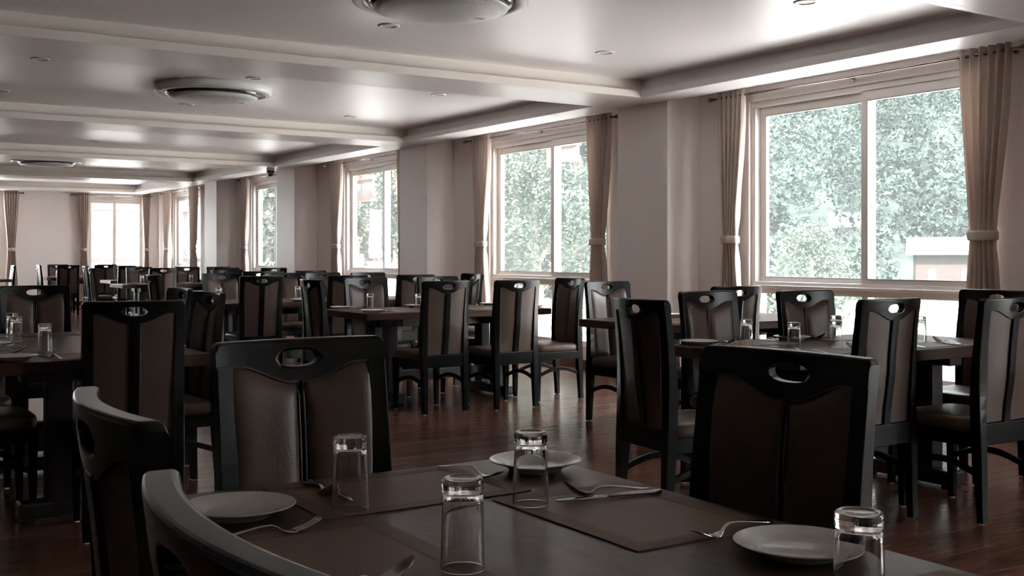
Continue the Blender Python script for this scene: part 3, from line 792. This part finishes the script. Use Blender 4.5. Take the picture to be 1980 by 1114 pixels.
# middle table
table('dining table in the middle of the room, lit end grain toward the window', 3.75, 5.52, 7.95, 8.85)
chair('back view of the left chair on the near side of the middle table', 4.205, 7.45, 94)
chair('back view of the right chair on the near side of the middle table', 4.806, 7.37, 92)
chair('front-facing chair with lit brown cushions on the far side of the middle table', 4.202, 8.972, -87)
chair('chair half hidden behind the left near chair of the middle table', 4.98, 9.06, -90)
chair('narrow glossy side-on chair at the left end of the middle table', 3.46, 8.45, 0)
chair('chair with a pale lit seat at the right end of the middle table', 5.64, 7.80, 177)
setting(4.22, 7.95, 90, 'on the near left of the middle table', 'mpgf')
setting(4.95, 7.95, 90, 'on the near right of the middle table', 'mpskf')
setting(4.22, 8.85, -90, 'on the far left of the middle table', 'mpgs')
setting(5.0, 8.85, -90, 'on the far right of the middle table', 'mpf')
setting(3.75, 8.4, 0, 'at the left end of the middle table', 'mp')
setting(5.52, 8.4, 180, 'at the right end of the middle table', 'mp')
# long table behind
table('long dining table behind the middle table with two shakers', 3.25, 5.85, 10.32, 11.3)
for lab, x, y, fc in [
    ('dark chair seen from behind on the near left of the long table', 3.68, 10.10, 90),
    ('dark chair half hidden left of the lit cushioned chair, near side of the long table', 4.55, 10.05, 90),
    ('dark chair near the third window curtain, near side of the long table', 5.28, 10.0, 90),
    ('front-facing chair with a brown slot, far left of the long table', 3.86, 11.9, -90),
    ('front-facing chair behind the two shakers of the long table', 5.02, 11.85, -90),
    ('dark chair top left of the chair behind the shakers, far side of the long table', 4.56, 11.9, -90),
    ('chair top below the third window, far right of the long table', 5.47, 11.6, -90),
    ('black side-on chair at the left end of the long table', 2.96, 11.35, 0),
    ('chair before the bright curtain at the right end of the long table', 6.15, 10.32, 180)]: chair(lab, x, y, fc)
for x in (3.7, 4.55, 5.3):
    w = {3.7: 'left', 4.55: 'middle', 5.3: 'right'}[x]
    setting(x, 10.32, 90, 'on the near %s of the long table' % w, 'mp')
    setting(x, 11.3, -90, 'on the far %s of the long table' % w, 'mg')
for x, l in ((4.43, 'left'), (4.485, 'right')):
    root = empty('shaker', (x, 10.62, ZT)); tag(root, '%s of the two white condiment shakers on the long table' % l, 'shaker', 'condiment shakers')
    MB().lathe([(0, 0), (.017, 0), (.018, .003), (.016, .06), (0, .06)], 16).obj('body', 'china', root, smooth=True)
    MB().lathe([(.0168, .06), (.0168, .07), (.012, .076), (0, .078)], 16).obj('cap', 'steel', root, smooth=True)
# fifth row
table('distant dining table in front of the narrow window', 4.3, 6.2, 13.65, 14.5)
for lab, x, y, fc in [
    ('distant chair seen from behind just above the near left long-table chair', 4.76, 13.15, 90),
    ('distant chair top beside the third window curtain', 5.52, 13.35, 90),
    ('distant front-facing chair top left of the narrow window', 4.92, 14.9, -90)]: chair(lab, x, y, fc, 'distant chairs')
# far rows
table('far dining table with a grey lit left end', 4.22, 6.4, 17.8, 18.65)
table('far dining table behind, its grey lit end showing at the left', 4.72, 6.5, 20.8, 21.65)
table('farthest dining table near the end wall', 4.3, 6.1, 24.2, 25.05)
table('table corner at the far left before the end curtain', 1.5, 3.42, 23.2, 24.1)
for lab, x, y, fc in [
    ('far chair with a white-lit slot, near side of the grey-ended table', 4.77, 17.5, 90),
    ('far chair right of the grey-ended table below the narrow window', 5.75, 17.4, 90),
    ('far chair top between the narrow window and the pillar', 6.3, 16.75, 90),
    ('far chair with a slot highlight, far right of the grey-ended table', 6.1, 18.95, -90),
    ('far chair with a pinkish lit panel, far side of the grey-ended table', 5.6, 19.1, -90),
    ('far chair with a lit left panel behind the grey-ended table', 4.8, 19.15, -90),
    ('dark side-on chair at the left end of the grey-ended table', 3.86, 18.4, 0),
    ('dark side-on chair left of the second far table', 4.36, 21.3, 0),
    ('far chair with a lit cushion on the far side of the second far table', 5.3, 22.2, -90),
    ('far chair seen from behind, second far table', 5.0, 20.5, 90),
    ('far chair below the end window, near side of the farthest table', 5.3, 23.8, 90),
    ('far chair below the end window, far side of the farthest table', 5.7, 25.5, -90),
    ('far chair with tumblers in front, far left of the farthest table', 4.68, 25.5, -90),
    ('dark far chair seen from behind at the left of the end curtain', 4.56, 23.7, 90),
    ('pale lit side-on chair before the bare end wall', 4.12, 24.65, 0),
    ('thin side-on chair at the far left by the end curtain', 3.55, 23.65, 180)]: chair(lab, x, y, fc, 'distant chairs')
for x, y, fc, w in [(4.8, 18.65, -90, 'on the far left of the grey-ended table'), (4.8, 17.8, 90, 'on the near left of the grey-ended table'), (5.6, 17.8, 90, 'on the near right of the grey-ended table'),
                    (5.6, 18.65, -90, 'on the far right of the grey-ended table'), (5.3, 20.8, 90, 'on the second far table'), (4.7, 24.2, 90, 'on the near side of the farthest table'), (4.7, 25.05, -90, 'on the far side of the farthest table'),
                    (4.8, 13.65, 90, 'on the near side of the distant table'), (4.9, 14.5, -90, 'on the far side of the distant table')]:
    setting(x, y, fc, w, 'mpg')
